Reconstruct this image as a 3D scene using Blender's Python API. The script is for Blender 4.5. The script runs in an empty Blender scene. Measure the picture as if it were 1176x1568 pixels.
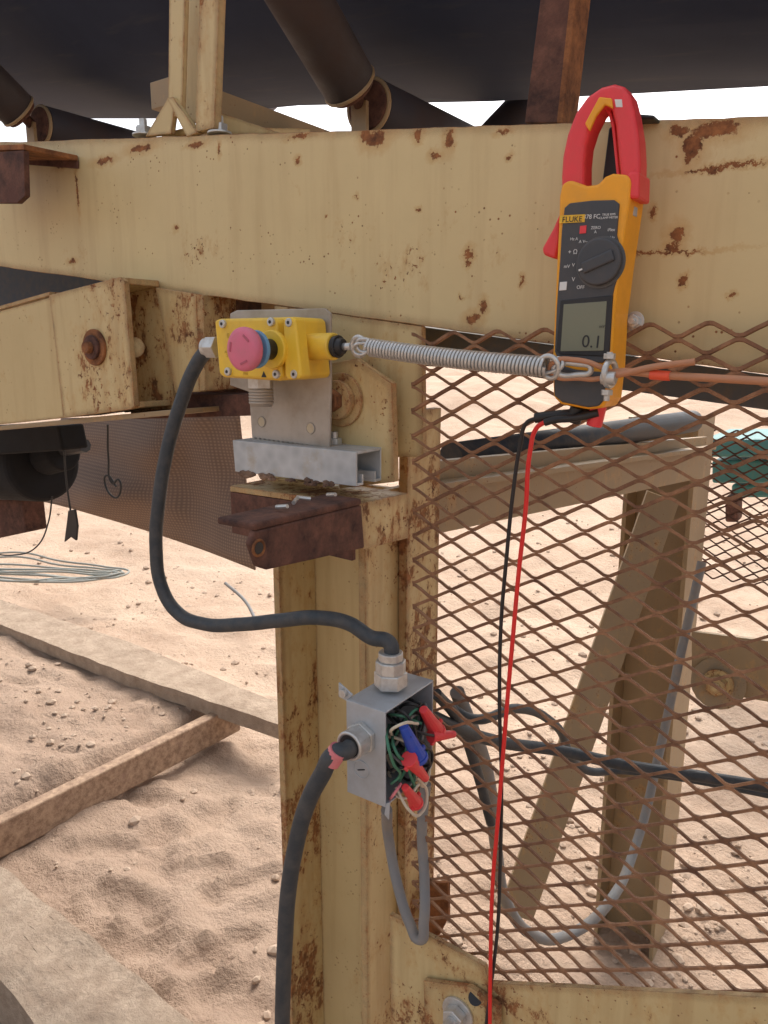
import bpy, bmesh, math, random
from mathutils import Vector, Matrix, noise
random.seed(4)
scene=bpy.context.scene
# ---------------- camera (survey calibration of the real viewpoint) ---------------
PITCH=math.radians(12); YAW=math.radians(35); F=1150.0
C=Vector((0,-0.6,1.5))
fw=Vector((-math.sin(YAW)*math.cos(PITCH),math.cos(YAW)*math.cos(PITCH),-math.sin(PITCH)))
rt=Vector((math.cos(YAW),math.sin(YAW),0)); up=rt.cross(fw)
cd=bpy.data.cameras.new('camera'); cam=bpy.data.objects.new('camera',cd); scene.collection.objects.link(cam)
m=Matrix((rt,up,-fw)).transposed().to_4x4(); m.translation=C; cam.matrix_world=m
cd.sensor_fit='VERTICAL'; cd.sensor_height=36; cd.lens=36*F/1568; cd.clip_start=0.02; cd.clip_end=2000
scene.camera=cam
def ray(px,py): return fw+rt*((px-588)/F)-up*((py-784)/F)
def U(px,py,y=0.0):
    d=ray(px,py); return C+d*((y-C.y)/d.y)
def G(px,py,z=0.0):
    d=ray(px,py); return C+d*((z-C.z)/d.z)
def XP(px,py,x):
    d=ray(px,py); return C+d*((x-C.x)/d.x)
# ---------------- node helpers ----------------
class M:
    def __init__(s,name):
        s.mat=bpy.data.materials.new(name); s.mat.use_nodes=True
        s.nt=s.mat.node_tree; s.n=s.nt.nodes; s.l=s.nt.links
        s.b=s.n['Principled BSDF']; s._p=None
    def pos(s):
        if s._p is None: s._p=s.n.new('ShaderNodeNewGeometry')
        return s._p.outputs['Position']
    def set(s,inp,v):
        if hasattr(v,'is_linked'): s.l.new(v,inp)
        else: inp.default_value=v
    def mapping(s,sc,src=None):
        k=s.n.new('ShaderNodeMapping'); k.inputs['Scale'].default_value=sc; s.l.new(src or s.pos(),k.inputs[0]); return k.outputs[0]
    def noise(s,scale,detail=5,rough=.6,vec=None,col=False):
        k=s.n.new('ShaderNodeTexNoise'); k.inputs['Scale'].default_value=scale; k.inputs['Detail'].default_value=min(detail,6)
        k.inputs['Roughness'].default_value=rough; s.l.new(vec or s.pos(),k.inputs['Vector']); return k.outputs[1 if col else 0]
    def vor(s,scale,vec=None,out=0,feat='F1'):
        k=s.n.new('ShaderNodeTexVoronoi'); k.feature=feat; k.inputs['Scale'].default_value=scale; s.l.new(vec or s.pos(),k.inputs['Vector']); return k.outputs[out]
    def math(s,op,a,b=0.0,clamp=False):
        k=s.n.new('ShaderNodeMath'); k.operation=op; k.use_clamp=clamp; s.set(k.inputs[0],a); s.set(k.inputs[1],b); return k.outputs[0]
    def step(s,v,lo,hi):
        k=s.n.new('ShaderNodeMapRange'); k.clamp=True; s.set(k.inputs[0],v); k.inputs[1].default_value=lo; k.inputs[2].default_value=hi; return k.outputs[0]
    def mix(s,f,a,b):
        k=s.n.new('ShaderNodeMix'); k.data_type='RGBA'; s.set(k.inputs[0],f)
        for i,v in ((6,a),(7,b)):
            if hasattr(v,'is_linked'): s.l.new(v,k.inputs[i])
            else: k.inputs[i].default_value=(*v,1)
        return k.outputs[2]
    def bump(s,h,strength=.5,dist=.001):
        k=s.n.new('ShaderNodeBump'); k.inputs['Strength'].default_value=strength; k.inputs['Distance'].default_value=dist
        s.l.new(h,k.inputs['Height']); s.l.new(k.outputs[0],s.b.inputs['Normal'])
    def fin(s,color=None,rough=None,metal=None,spec=None):
        if color is not None:
            if hasattr(color,'is_linked'): s.l.new(color,s.b.inputs['Base Color'])
            else: s.b.inputs['Base Color'].default_value=(*color,1)
        if rough is not None: s.set(s.b.inputs['Roughness'],rough)
        if metal is not None: s.set(s.b.inputs['Metallic'],metal)
        if spec is not None: s.set(s.b.inputs['Specular IOR Level'],spec)
        return s.mat
def simple(name,col,rough=.5,metal=0,dirt=.25,scale=60,dcol=(.25,.18,.11),bumpd=0.0):
    k=M(name); f=k.math('MULTIPLY',k.step(k.noise(scale,6,.65),.42,.72),dirt)
    c=k.mix(f,col,dcol)
    if bumpd: k.bump(k.noise(scale*8,4),.6,bumpd)
    r=k.math('ADD',rough,k.math('MULTIPLY',f,.5),True)
    return k.fin(c,r,metal)
RUSTA=(.10,.038,.017); RUSTB=(.40,.16,.055)
def paint(name,col=(.63,.49,.245),amount=.5,spots=(),edge=.006,streak=.5):
    k=M(name)
    base=k.mix(k.math('MULTIPLY',k.step(k.noise(5,6,.65),.4,.75),.5),col,(col[0]*.78,col[1]*.75,col[2]*.70))
    st=k.noise(1,5,.6,vec=k.mapping((45,45,3.5)))
    base=k.mix(k.math('MULTIPLY',k.step(st,.50,.8),streak),base,(.40,.24,.10))
    fine=k.noise(190,3,.7); big=k.noise(11,5,.65); mid=k.noise(1,6,.78,vec=k.mapping((60,60,30)))
    n1=k.math('ADD',k.math('MULTIPLY',fine,.5),k.math('MULTIPLY',big,.5))
    speck=k.step(n1,.645-.04*amount,.67-.04*amount)
    n2=k.math('ADD',k.math('MULTIPLY',mid,.55),k.math('MULTIPLY',big,.45))
    patch=k.step(n2,.665-.065*amount,.70-.065*amount)
    base=k.mix(k.math('MULTIPLY',k.step(n2,.59-.065*amount,.68-.065*amount),.6),base,(.52,.30,.11))
    v=k.vor(150); dots=k.math('MULTIPLY',k.step(v,.17,.10),k.step(k.noise(19,3),.52,.59))
    mask=k.math('MAXIMUM',k.math('MAXIMUM',speck,k.math('MULTIPLY',patch,.9)),dots)
    if edge:
        bv=k.n.new('ShaderNodeBevel'); bv.samples=2; bv.inputs['Radius'].default_value=edge
        vm=k.n.new('ShaderNodeVectorMath'); vm.operation='DOT_PRODUCT'; k.l.new(bv.outputs[0],vm.inputs[0]); k.l.new(k._p.outputs['Normal'],vm.inputs[1])
        e=k.math('SUBTRACT',1.0,vm.outputs['Value'])
        e2=k.math('ADD',k.math('MULTIPLY',e,3.0),k.math('SUBTRACT',k.math('MULTIPLY',k.noise(30,6,.78),1.9),1.0))
        em=k.step(e2,.12,.32); em=k.math('MULTIPLY',em,k.step(e,.008,.04))
        mask=k.math('MAXIMUM',mask,em)
    if spots:
        nv=k.n.new('ShaderNodeVectorMath'); nv.operation='SCALE'; nv.inputs['Scale'].default_value=.020
        k.l.new(k.noise(90,5,.8,col=True),nv.inputs[0])
        ad=k.n.new('ShaderNodeVectorMath'); ad.operation='ADD'; k.l.new(k.pos(),ad.inputs[0]); k.l.new(nv.outputs[0],ad.inputs[1])
        cur=None
        for (p,r,sx,sz) in spots:
            q=p+Vector((.010,.010,.010))
            sb=k.n.new('ShaderNodeVectorMath'); sb.operation='SUBTRACT'; k.l.new(ad.outputs[0],sb.inputs[0]); sb.inputs[1].default_value=q
            ml=k.n.new('ShaderNodeVectorMath'); ml.operation='MULTIPLY'; k.l.new(sb.outputs[0],ml.inputs[0]); ml.inputs[1].default_value=(1/(r*sx),1/(r*3),1/(r*sz))
            ln=k.n.new('ShaderNodeVectorMath'); ln.operation='LENGTH'; k.l.new(ml.outputs[0],ln.inputs[0])
            cur=ln.outputs['Value'] if cur is None else k.math('MINIMUM',cur,ln.outputs['Value'])
        mask=k.math('MAXIMUM',mask,k.step(cur,1.0,.85))
        halo=k.math('MULTIPLY',k.step(cur,2.4,.9),.6)
        base=k.mix(halo,base,(.52,.29,.09))
    rust=k.mix(k.step(k.noise(85,5,.7),.35,.68),RUSTA,RUSTB)
    c=k.mix(mask,base,rust)
    k.bump(k.math('SUBTRACT',k.math('MULTIPLY',k.noise(240,2),.25),mask),.5,.0008)
    return k.fin(c,k.math('ADD',.5,k.math('MULTIPLY',mask,.4)),0)
def rustm(name,a=RUSTA,b=RUSTB):
    k=M(name); c=k.mix(k.step(k.noise(38,6,.72),.36,.66),a,b)
    c=k.mix(k.step(k.noise(14,4),.58,.72),c,(b[0]*.6,b[1]*.55,b[2]*.6))
    k.bump(k.noise(220,5,.75),.8,.0012); return k.fin(c,.88,0)
# materials
bs=[(575,212,.007,1.6,1),(560,208,.006,1,1),(688,214,.005,.7,1.6),(668,238,.0045,1.2,.7),(640,208,.004,1,1),(718,388,.004,1,1.1),(716,402,.002,1,2),(1060,226,.007,1,1.2),(1095,198,.010,1.7,.6),(1040,200,.007,1,.6),
    (1036,360,.0065,.8,1),(1030,380,.004,1.3,.8),(1110,256,.013,2.2,.13),(1005,388,.014,2.6,.08),(1055,238,.004,1,2),(780,240,.0025,1,1),(705,455,.002,1,1),(642,320,.002,1,1),(740,470,.003,1,2),(725,488,.005,1.5,.9),(1000,325,.003,.7,1.3),(1045,430,.003,.7,1.2),
    (335,228,.004,.5,1.3),(270,350,.003,1,1),(160,246,.006,2.8,.6),(215,228,.007,2.8,.6),(95,254,.005,2.4,.7),(545,300,.0018,1,1),(456,245,.003,1,1),(905,480,.003,1,1),(500,330,.0015,1,1),(110,400,.005,1.6,.5),(1120,450,.002,1,1),(800,430,.0018,1,2),(118,290,.0024,.8,9),(460,208,.004,3,.5),(770,203,.003,2,.6),(300,222,.005,2.5,.5)]
MB=paint('beam_cream_paint',col=(.68,.54,.28),amount=.42,edge=.014,streak=.38,spots=[(U(a,b,0),r,sx,sz) for a,b,r,sx,sz in bs])
MP=paint('weathered_cream_paint',amount=.8)
MPR=paint('very_rusty_cream_paint',amount=1.45,edge=.012,streak=.7)
MPX=paint('peeling_cream_paint',amount=2.2,edge=.016,streak=.9)
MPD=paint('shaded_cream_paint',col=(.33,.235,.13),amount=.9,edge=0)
MR=rustm('rusty_steel'); MRM=rustm('rusty_expanded_metal',(.15,.072,.040),(.40,.21,.11))
MRD=rustm('dark_rusty_steel',(.05,.023,.018),(.18,.08,.053))
MCL=rustm('clean_dark_weld',(.07,.04,.03),(.28,.18,.12))
kk=M('galvanised_steel'); gc=kk.mix(kk.vor(90,out=0),(.40,.43,.45),(.55,.58,.60)); gc=kk.mix(kk.step(kk.noise(30,6,.7),.55,.75),gc,(.42,.37,.29)); kk.bump(kk.noise(300,3),.2,.0005); MG=kk.fin(gc,.5,.3)
MGB=simple('grey_box_steel',(.46,.49,.52),.45,.25,.3,40)
MS=simple('stainless_bracket',(.45,.41,.36),.48,.3,.6,25,(.30,.24,.17))
MZ=simple('zinc_hardware',(.62,.62,.60),.32,.6,.35,120)
MSP=simple('spring_steel',(.60,.60,.585),.32,.6,.2,120)
MY=simple('yellow_switch_enamel',(.88,.57,.05),.38,0,.4,35,(.50,.33,.10))
MOR=simple('orange_rubber',(.94,.40,.015),.45,0,.25,50,(.5,.28,.1))
MRED=simple('red_plastic',(.84,.05,.06),.36,0,.18,50,(.4,.12,.08))
MPK=simple('faded_pink_button',(.72,.17,.26),.5,0,.35,70,(.45,.22,.2))
MDG=simple('dark_grey_plastic',(.055,.058,.065),.45,0,.3,60,(.14,.11,.09))
MBK=simple('black_plastic',(.016,.016,.018),.42,0,.3,60,(.07,.06,.05))
MBM=simple('matt_black',(.010,.010,.012),.9,0,.3,30,(.03,.025,.02))
MCB=simple('black_cable_jacket',(.035,.045,.055),.5,0,.55,60,(.15,.135,.12),bumpd=.0006)
MGC=simple('dusty_grey_cable',(.22,.22,.22),.7,0,.6,40,(.35,.29,.23))
MRL=simple('red_lead',(.80,.02,.02),.35,0,.1); MWH=simple('white_print',(.75,.75,.73),.6,0,.05)
MLCD=simple('lcd_glass',(.22,.225,.16),.12,0,.15,30); MBL=simple('blue_wire_nut',(.02,.08,.50),.4,0,.15)
MGN=simple('green_wire',(.05,.20,.12),.5,0,.2); MWW=simple('white_wire',(.68,.60,.46),.5,0,.3)
MBLUE=simple('blue_arrow',(.15,.35,.55),.5,0,.2)
MROPE=simple('orange_coated_wire_rope',(.50,.22,.11),.45,0,.4,90,(.36,.22,.14))
MTAPE=simple('red_tape',(.85,.10,.04),.5,0,.1); MPT=simple('pink_tape',(.75,.22,.25),.5,0,.3)
kk=M('belt_rubber'); bc=kk.mix(kk.step(kk.noise(3,6),.35,.7),(.013,.022,.052),(.024,.036,.074)); bc=kk.mix(kk.step(kk.noise(1,4,.6,vec=kk.mapping((2,40,40))),.58,.85),bc,(.045,.047,.066)); MBELT=kk.fin(bc,.7,0,.25)
MROLL=simple('roller_shell',(.035,.030,.038),.6,0,.8,9,(.07,.048,.044),bumpd=.0006)
kk=M('woven_screen'); w=kk.n.new('ShaderNodeTexWave'); w.wave_type='BANDS'; w.bands_direction='Z'; w.inputs['Scale'].default_value=40; w.inputs['Distortion'].default_value=.4; kk.l.new(kk.pos(),w.inputs['Vector'])
w2=kk.n.new('ShaderNodeTexWave'); w2.bands_direction='X'; w2.inputs['Scale'].default_value=34; w2.inputs['Distortion'].default_value=.4; kk.l.new(kk.pos(),w2.inputs['Vector'])
wv=kk.math('MULTIPLY',w.outputs[1],w2.outputs[1]); MSCR=kk.fin(kk.mix(kk.math('ADD',kk.math('MULTIPLY',wv,.5),kk.math('MULTIPLY',kk.noise(5,4),.45)),(.17,.12,.095),(.46,.33,.25)),.9)
MTEAL=simple('teal_painted_steel',(.05,.22,.22),.5,0,.3)
kk=M('dusty_concrete'); cc=kk.mix(kk.step(kk.noise(14,6,.7),.35,.68),(.34,.25,.18),(.50,.385,.285)); kk.bump(kk.math('ADD',kk.noise(60,6,.75),kk.math('MULTIPLY',kk.vor(60),.2)),.9,.010); MCON=kk.fin(cc,.95,0,.2)
kk=M('sand')
sc=kk.mix(kk.step(kk.noise(1.1,6,.65),.36,.68),(.46,.32,.225),(.59,.44,.325))
sc=kk.mix(kk.math('MULTIPLY',kk.step(kk.noise(26,6,.75),.5,.75),.5),sc,(.64,.50,.385))
sc=kk.mix(kk.math('MULTIPLY',kk.step(kk.noise(90,4,.7),.56,.70),.3),sc,(.30,.21,.15))
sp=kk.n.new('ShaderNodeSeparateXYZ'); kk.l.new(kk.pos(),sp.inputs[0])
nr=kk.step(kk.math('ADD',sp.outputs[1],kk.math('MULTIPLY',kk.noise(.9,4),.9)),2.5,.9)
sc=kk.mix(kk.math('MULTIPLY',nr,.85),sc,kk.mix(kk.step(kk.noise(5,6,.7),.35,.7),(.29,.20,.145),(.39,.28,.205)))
kk.bump(kk.math('ADD',kk.math('ADD',kk.noise(9,6,.72),kk.math('MULTIPLY',kk.noise(60,5,.7),.25)),kk.math('MULTIPLY',kk.vor(30),.04)),.9,.032)
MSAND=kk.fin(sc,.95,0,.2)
MPEB=simple('pebble_stone',(.46,.34,.25),.9,0,.6,20,(.28,.20,.14))

# ---------------- object helpers ----------------
def grp(name):
    e=bpy.data.objects.new(name,None); e.empty_display_size=.05; scene.collection.objects.link(e); return e
def add(name,me,mat,par):
    o=bpy.data.objects.new(name,me); scene.collection.objects.link(o)
    if mat: me.materials.append(mat)
    if par: o.parent=par
    return o
def bev(o,w,seg=2,ang=35):
    if w:
        b=o.modifiers.new('bevel','BEVEL'); b.width=w; b.segments=seg; b.limit_method='ANGLE'; b.angle_limit=math.radians(ang)
    return o
def ext(name,pts,dv,mat,par=None,bw=.0008,seg=2):
    dv=Vector(dv); bm=bmesh.new(); a=[bm.verts.new(p) for p in pts]; b=[bm.verts.new(p+dv) for p in pts]; n=len(a)
    bm.faces.new(a); bm.faces.new(b[::-1])
    for i in range(n): bm.faces.new((a[i],b[i],b[(i+1)%n],a[(i+1)%n]))
    bmesh.ops.recalc_face_normals(bm,faces=bm.faces)
    me=bpy.data.meshes.new(name); bm.to_mesh(me); bm.free()
    return bev(add(name,me,mat,par),bw,seg)
def plate(name,pp,y,t,mat,par=None,bw=.0008,seg=2): return ext(name,[U(a,b,y) for a,b in pp],(0,t,0),mat,par,bw,seg)
def rod(name,p1,p2,r1,mat,par=None,r2=None,n=24,bw=0,smooth=True):
    r2=r1 if r2 is None else r2; p1=Vector(p1);p2=Vector(p2); d=p2-p1; L=d.length
    bm=bmesh.new(); bmesh.ops.create_cone(bm,cap_ends=True,segments=n,radius1=r1,radius2=r2,depth=L)
    q=Vector((0,0,1)).rotation_difference(d.normalized()).to_matrix().to_4x4(); q.translation=(p1+p2)/2
    bm.transform(q); me=bpy.data.meshes.new(name); bm.to_mesh(me); bm.free()
    o=add(name,me,mat,par)
    if bw: bev(o,bw,3)
    elif n>8:
        for f in o.data.polygons:
            if len(f.vertices)==4: f.use_smooth=True
    return o
def torus(name,c,axis,R,r,mat,par,sx=1):
    bm=bmesh.new(); N=28;K=10; vs=[]
    for i in range(N):
        a=2*math.pi*i/N
        vs.append([bm.verts.new(((R+r*math.cos(2*math.pi*j/K))*math.cos(a)*sx,(R+r*math.cos(2*math.pi*j/K))*math.sin(a),r*math.sin(2*math.pi*j/K))) for j in range(K)])
    for i in range(N):
        for j in range(K): bm.faces.new((vs[i][j],vs[(i+1)%N][j],vs[(i+1)%N][(j+1)%K],vs[i][(j+1)%K])).smooth=True
    q=Vector((0,0,1)).rotation_difference(Vector(axis).normalized()).to_matrix().to_4x4(); q.translation=Vector(c); bm.transform(q)
    bmesh.ops.recalc_face_normals(bm,faces=bm.faces)
    me=bpy.data.meshes.new(name); bm.to_mesh(me); bm.free(); return add(name,me,mat,par)
def tube(name,pts,r,mat,par=None,cyc=False,res=5,poly=False):
    cu=bpy.data.curves.new(name,'CURVE'); cu.dimensions='3D'; cu.bevel_depth=r; cu.bevel_resolution=res; cu.use_fill_caps=True; cu.resolution_u=14
    if poly:
        s=cu.splines.new('POLY'); s.points.add(len(pts)-1)
        for p,q in zip(s.points,pts): p.co=(*q,1)
    else:
        s=cu.splines.new('BEZIER'); s.bezier_points.add(len(pts)-1)
        for p,q in zip(s.bezier_points,pts): p.co=q; p.handle_left_type='AUTO'; p.handle_right_type='AUTO'
    s.use_cyclic_u=cyc
    o=bpy.data.objects.new(name,cu); scene.collection.objects.link(o); cu.materials.append(mat)
    if par: o.parent=par
    return o
def bar(name,p1,p2,w,h,mat,par=None,side=None,bw=.0008):
    p1=Vector(p1);p2=Vector(p2); d=(p2-p1).normalized(); s=Vector(side) if side else d.cross(Vector((0,0,1))); s.normalize(); t=s.cross(d).normalized()
    return ext(name,[p1-s*w/2-t*h/2,p1+s*w/2-t*h/2,p1+s*w/2+t*h/2,p1-s*w/2+t*h/2],p2-p1,mat,par,bw)
def hexbolt(name,c,axis,r,par,mat=MZ,wash=True,stud=0.0,matw=None):
    c=Vector(c);a=Vector(axis).normalized()
    if wash: rod(name+'_washer',c,c+a*r*.25,r*1.45,matw or mat,par,bw=r*.06)
    rod(name+'_head',c+a*r*.25,c+a*r*1.15,r,mat,par,n=6,bw=r*.08)
    if stud: rod(name+'_stud',c+a*r*1.15,c+a*(r*1.15+stud),r*.5,mat,par,n=16,bw=r*.05)
def text(name,s,p,size,mat,par,rot=0.0,align='CENTER'):
    cu=bpy.data.curves.new(name,'FONT'); cu.body=s; cu.size=size; cu.align_x=align; cu.align_y='CENTER'; cu.extrude=.00008; cu.materials.append(mat)
    o=bpy.data.objects.new(name,cu); scene.collection.objects.link(o)
    o.matrix_world=Matrix.Translation(p)@Matrix.Rotation(rot,4,'Y')@Matrix.Rotation(math.radians(90),4,'X'); o.parent=par; return o
Z=Vector((0,0,1)); X=Vector((1,0,0)); Y=Vector((0,1,0))
bd=(U(640,498)-U(0,408)).normalized()        # conveyor incline direction
# ---------------- main beam ----------------
g=grp('steel_channel_beam')
def ln(a,b,x): return a[1]+(b[1]-a[1])*(x-a[0])/(b[0]-a[0])
tA,tB=(200,211),(1176,178); bA,bB=(0,408),(640,498)
top=[(x,ln(tA,tB,x)+random.uniform(-.9,.9)) for x in range(-300,1500,22)]
bot=[(x,ln(bA,bB,x)+random.uniform(-.6,.6)) for x in range(1500,-300,-22)]
plate('web',top+bot,0,.009,MB,g,.0006,1)
a0,a1=U(-300,ln(tA,tB,-300),.0095),U(1500,ln(tA,tB,1500),.0095)
bar('top_flange',a0+Y*.03-Z*.006,a1+Y*.03-Z*.006,.06,.009,MPX,g,side=Y)
a0,a1=U(-300,ln(bA,bB,-300),.0095),U(1500,ln(bA,bB,1500),.0095)
bar('bottom_flange',a0+Y*.03+Z*.006,a1+Y*.03+Z*.006,.06,.009,MPR,g,side=Y)
g2=grp('steel_channel_beam')
off=Vector((0,1.05,-.02))
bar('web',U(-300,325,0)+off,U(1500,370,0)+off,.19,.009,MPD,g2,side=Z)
# ---------------- rusty angle at far left on the beam ----------------
g=grp('angle_iron_bracket')
plate('leg_plate',[(-60,236),(36,230),(38,300),(26,311),(-60,311)],-.075,.007,MRD,g)
plate('shelf_web',[(-60,232),(118,246),(118,258),(-60,244)],-.004,.003,MRD,g)
pA=U(-60,232,-.075);pB=U(37,229,-.075);pC=U(120,246,-.002);pD=U(-10,246,-.002)
ext('shelf_plate',[pA,pB,pC,pD],(0,0,.006),MR,g)
# ---------------- idler stand on top of the beam ----------------
g=grp('idler_stand')
plate('front_flange',[(259,-30),(284,-30),(278,180),(257,178)],.005,.006,MP,g)
plate('mid_web',[(281,-30),(313,-30),(306,190),(276,184)],.035,.006,MP,g)
ext('side_flange',[U(306,-30,.0),U(336,-30,.0),U(328,196,.0),U(299,202,.0)],(0,.010,0),MPR,g)
plate('gusset',[(222,209),(257,150),(268,158),(262,205)],.004,.006,MP,g)
plate('gusset_brace',[(255,150),(264,148),(302,203),(286,210)],-.001,.008,MP,g)
bar('base_angle',U(270,205,.02),U(455,206,.26),.05,.008,MP,g,side=X)
plate('base_upright',[(330,172),(336,172),(436,206),(330,206)],.06,.006,MP,g)
for c in ((220,203),(336,200)):
    p=U(c[0],c[1],.012); hexbolt('bolt',p-Z*.004,Z,.009,g,MZ,True,.008)
g=grp('rusty_flat_bar'); plate('bar',[(832,-40),(884,-40),(858,188),(803,188)],.03,.008,MRD,g)
plate('bar_lip',[(876,-40),(886,-40),(861,188),(852,188)],.0295,.03,MR,g)
# ---------------- belt and idlers ----------------
g=grp('conveyor_belt')
B2=U(1000,143,.85); B1=B2-Y*.36; B0=B1+Vector((0,-.42,.30)); B3=B2+Vector((0,.4,.28))
bm=bmesh.new(); rows=[]
prof=[B0,B0.lerp(B1,.5),B0.lerp(B1,.9),B1+Vector((0,.03,.002)),(B1+B2)/2,B2-Vector((0,.03,0)),B2.lerp(B3,.1),B2.lerp(B3,.5),B3]
for s in [-14,-8,-5,-3.4,-2.6,-1.9,-1.3,-.8,-.3,.3,1,2,4,8]:
    rows.append([bm.verts.new(p+bd*s+Z*(.008*math.sin(s*5+i))) for i,p in enumerate(prof)])
for i in range(len(rows)-1):
    for j in range(len(prof)-1): bm.faces.new((rows[i][j],rows[i+1][j],rows[i+1][j+1],rows[i][j+1])).smooth=True
me=bpy.data.meshes.new('belt'); bm.to_mesh(me); bm.free(); o=add('belt_sheet',me,MBELT,g); so=o.modifiers.new('t','SOLIDIFY'); so.thickness=.012; so.offset=0
def idler(px,py):
    g=grp('troughing_idler')
    e=U(px,py,.42); R=.043; dr=Vector((0,-.42,.30)).normalized()
    rod('wing_roller',e,e+dr*.40,R,MROLL,g,n=48)
    rod('wing_end_cap',e-dr*.012,e,R*.86,MRD,g,n=40,bw=.003)
    rod('wing_shaft',e-dr*.035,e,.011,MRD,g)
    c=e+Vector((0,.055,-.018))
    rod('centre_roller',c,c+Y*.36,R,MROLL,g,n=48)
    rod('centre_end_cap',c-Y*.01,c,R*.88,MRD,g,n=40,bw=.003)
    torus('end_seal',c-Y*.004,Y,R*.93,.004,MPD,g); torus('end_seal',e,dr,R*.95,.004,MPD,g)
    c2=c+Y*.415+Z*.02; rod('far_wing_roller',c2,c2+Vector((0,.33,.23)),R,MROLL,g,n=48)
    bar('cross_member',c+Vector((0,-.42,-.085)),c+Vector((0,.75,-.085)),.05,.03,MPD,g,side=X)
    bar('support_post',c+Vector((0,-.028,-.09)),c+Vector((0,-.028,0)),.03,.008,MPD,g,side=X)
idler(535,130); idler(28,170)
# ---------------- left brace and channel cleat ----------------
g=grp('channel_cleat')
fp=[(75,452),(183,424),(190,430),(206,622),(200,627),(98,640)]
plate('face_plate',fp,-.055,.007,MPR,g)
a=U(75,452,-.055);b=U(185,424,-.055);c=U(206,625,-.055);d=U(98,640,-.055)
ext('top_flange',[a+Y*.0072-Z*.0002,b+Y*.0072-Z*.0002,b+Y*.052,a+Y*.052],(0,0,-.007),MPR,g)
ext('bottom_flange',[d+Y*.0072+Z*.0002,c+Y*.0072+Z*.0002,c+Y*.052,d+Y*.052],(0,0,.007),MPR,g)
plate('inner_back_plate',[(170,425),(240,436),(262,500),(266,626),(190,632)],-.002,.005,MPX,g)
bp=U(147,532,-.055); rod('washer',bp-Y*.004,bp,.021,MR,g,n=36,bw=.001); rod('boss',bp-Y*.008,bp-Y*.004,.014,MRD,g,n=30,bw=.001); rod('stud',bp-Y*.015,bp-Y*.008,.007,MR,g,bw=.001)
rod('tube_nut',U(205,532,-.04),U(205,532,-.02),.012,MPR,g,n=20,bw=.001)
g=grp('diagonal_brace')
plate('brace_web',[(-200,532),(78,455),(98,640),(-200,670)],-.047,.006,MP,g)
e1=U(-200,530,-.048);e2=U(76,453,-.048); ext('top_flange',[e1,e2,e2+Y*.045,e1+Y*.045],(0,0,.005),MPR,g)
e1=U(-200,671,-.048);e2=U(265,627,-.048); ext('bottom_flange',[e1,e2,e2+Y*.07,e1+Y*.07],(0,0,-.006),MPD,g)
g=grp('connection_plate')
plate('left_plate',[(238,440),(300,450),(305,600),(268,602)],-.008,.004,MPR,g)
plate('left_flange',[(300,450),(311,452),(314,598),(305,600)],-.007,.05,MPX,g)
plate('dark_member',[(200,604),(400,604),(400,636),(200,642)],.02,.08,MRD,g)
plate('inner_channel',[(290,450),(430,462),(430,620),(290,610)],.12,.008,MRD,g)
MBG=simple('dark_gap_blue_grey',(.035,.048,.075),.6)
plate('dark_gap_sheet',[(-60,380),(350,440),(350,470),(-60,520)],.2,.02,MBG,g)  # added sheet; its dark colour stands in for the dark gap under the beam
plate('knee_plate',[(420,467.6),(646,499.5),(648,700),(560,700),(560,742),(415,740)],.001,.007,MPR,g)
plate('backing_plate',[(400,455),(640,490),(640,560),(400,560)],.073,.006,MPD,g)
plate('front_gusset',[(503,556),(545,549),(600,587),(604,738),(520,748),(503,690)],-.022,.008,MPR,g)
bp=U(524,612,-.022); rod('pivot_washer',bp-Y*.004,bp,.026,MPX,g,n=40,bw=.001); rod('pivot_boss',bp-Y*.012,bp-Y*.004,.019,MPX,g,n=36,bw=.002); rod('pivot_bolt',bp-Y*.022,bp-Y*.012,.011,MR,g,n=6,bw=.001)
# ---------------- column (wide-flange) ----------------
g=grp('steel_column')
xr=U(560,1000,0).x; xl=U(422,1000,0).x; zt=U(640,640,0).z
def boxm(name,x0,x1,y0,y1,z0,z1,mat,par,bw=.0008): return ext(name,[Vector((x0,y0,z0)),Vector((x1,y0,z0)),Vector((x1,y1,z0)),Vector((x0,y1,z0))],(0,0,z1-z0),mat,par,bw)
zs=U(560,760,0).z
boxm('left_flange',xl,xl+.009,0,.13,-.05,zs,MPX,g); boxm('right_flange',xr-.009,xr,0,.13,-.05,zs,MPR,g)
boxm('web',xl+.0092,xr-.0092,.062,.070,-.05,zs-.002,MP,g)
boxm('rear_liner',xr+.001,xr+.012,.060,.128,-.05,zt,MPX,g)
boxm('base_plate',xl-.05,xr+.05,-.05,.18,-.03,.02,MP,g)
# ---------------- shelf bracket ----------------
g=grp('shelf_bracket')
Xc=U(549,772,-.065).x
yf=[XP(549,772,Xc),XP(625,755,Xc),XP(626,824,Xc),XP(556,842,Xc)]
ext('side_leg',yf,(-.007,0,0),MPX,g)
s1=U(352,744,-.065);s2=U(549,772,-.065)
ext('shelf_top',[s1,s2-X*.0005,XP(625,755,Xc)-X*.0005,s1+Y*.085],(0,0,-.006),MPX,g)
ext('front_lip',[s1-Z*.0065,s2-Z*.0065-X*.008,s2-Z*.055-X*.008,s1-Z*.05],(0,.006,0),MRD,g)
g=grp('rusty_angle_iron')
ext('vertical_leg',[XP(381,812,Xc+.001),XP(546,772,Xc+.001),XP(551,838,Xc+.001),XP(470,856,Xc+.001),XP(402,871,Xc+.001),XP(386,866,Xc+.001),XP(374,832,Xc+.001)],(.006,0,0),MRD,g,.002)
pn=XP(381,812,Xc+.001);pf=XP(546,772,Xc+.001)
ext('top_leg',[pn+X*.006,pf+X*.006,pf-X*.035,pn-X*.035],(0,0,.006),MRD,g,.002)
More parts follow.
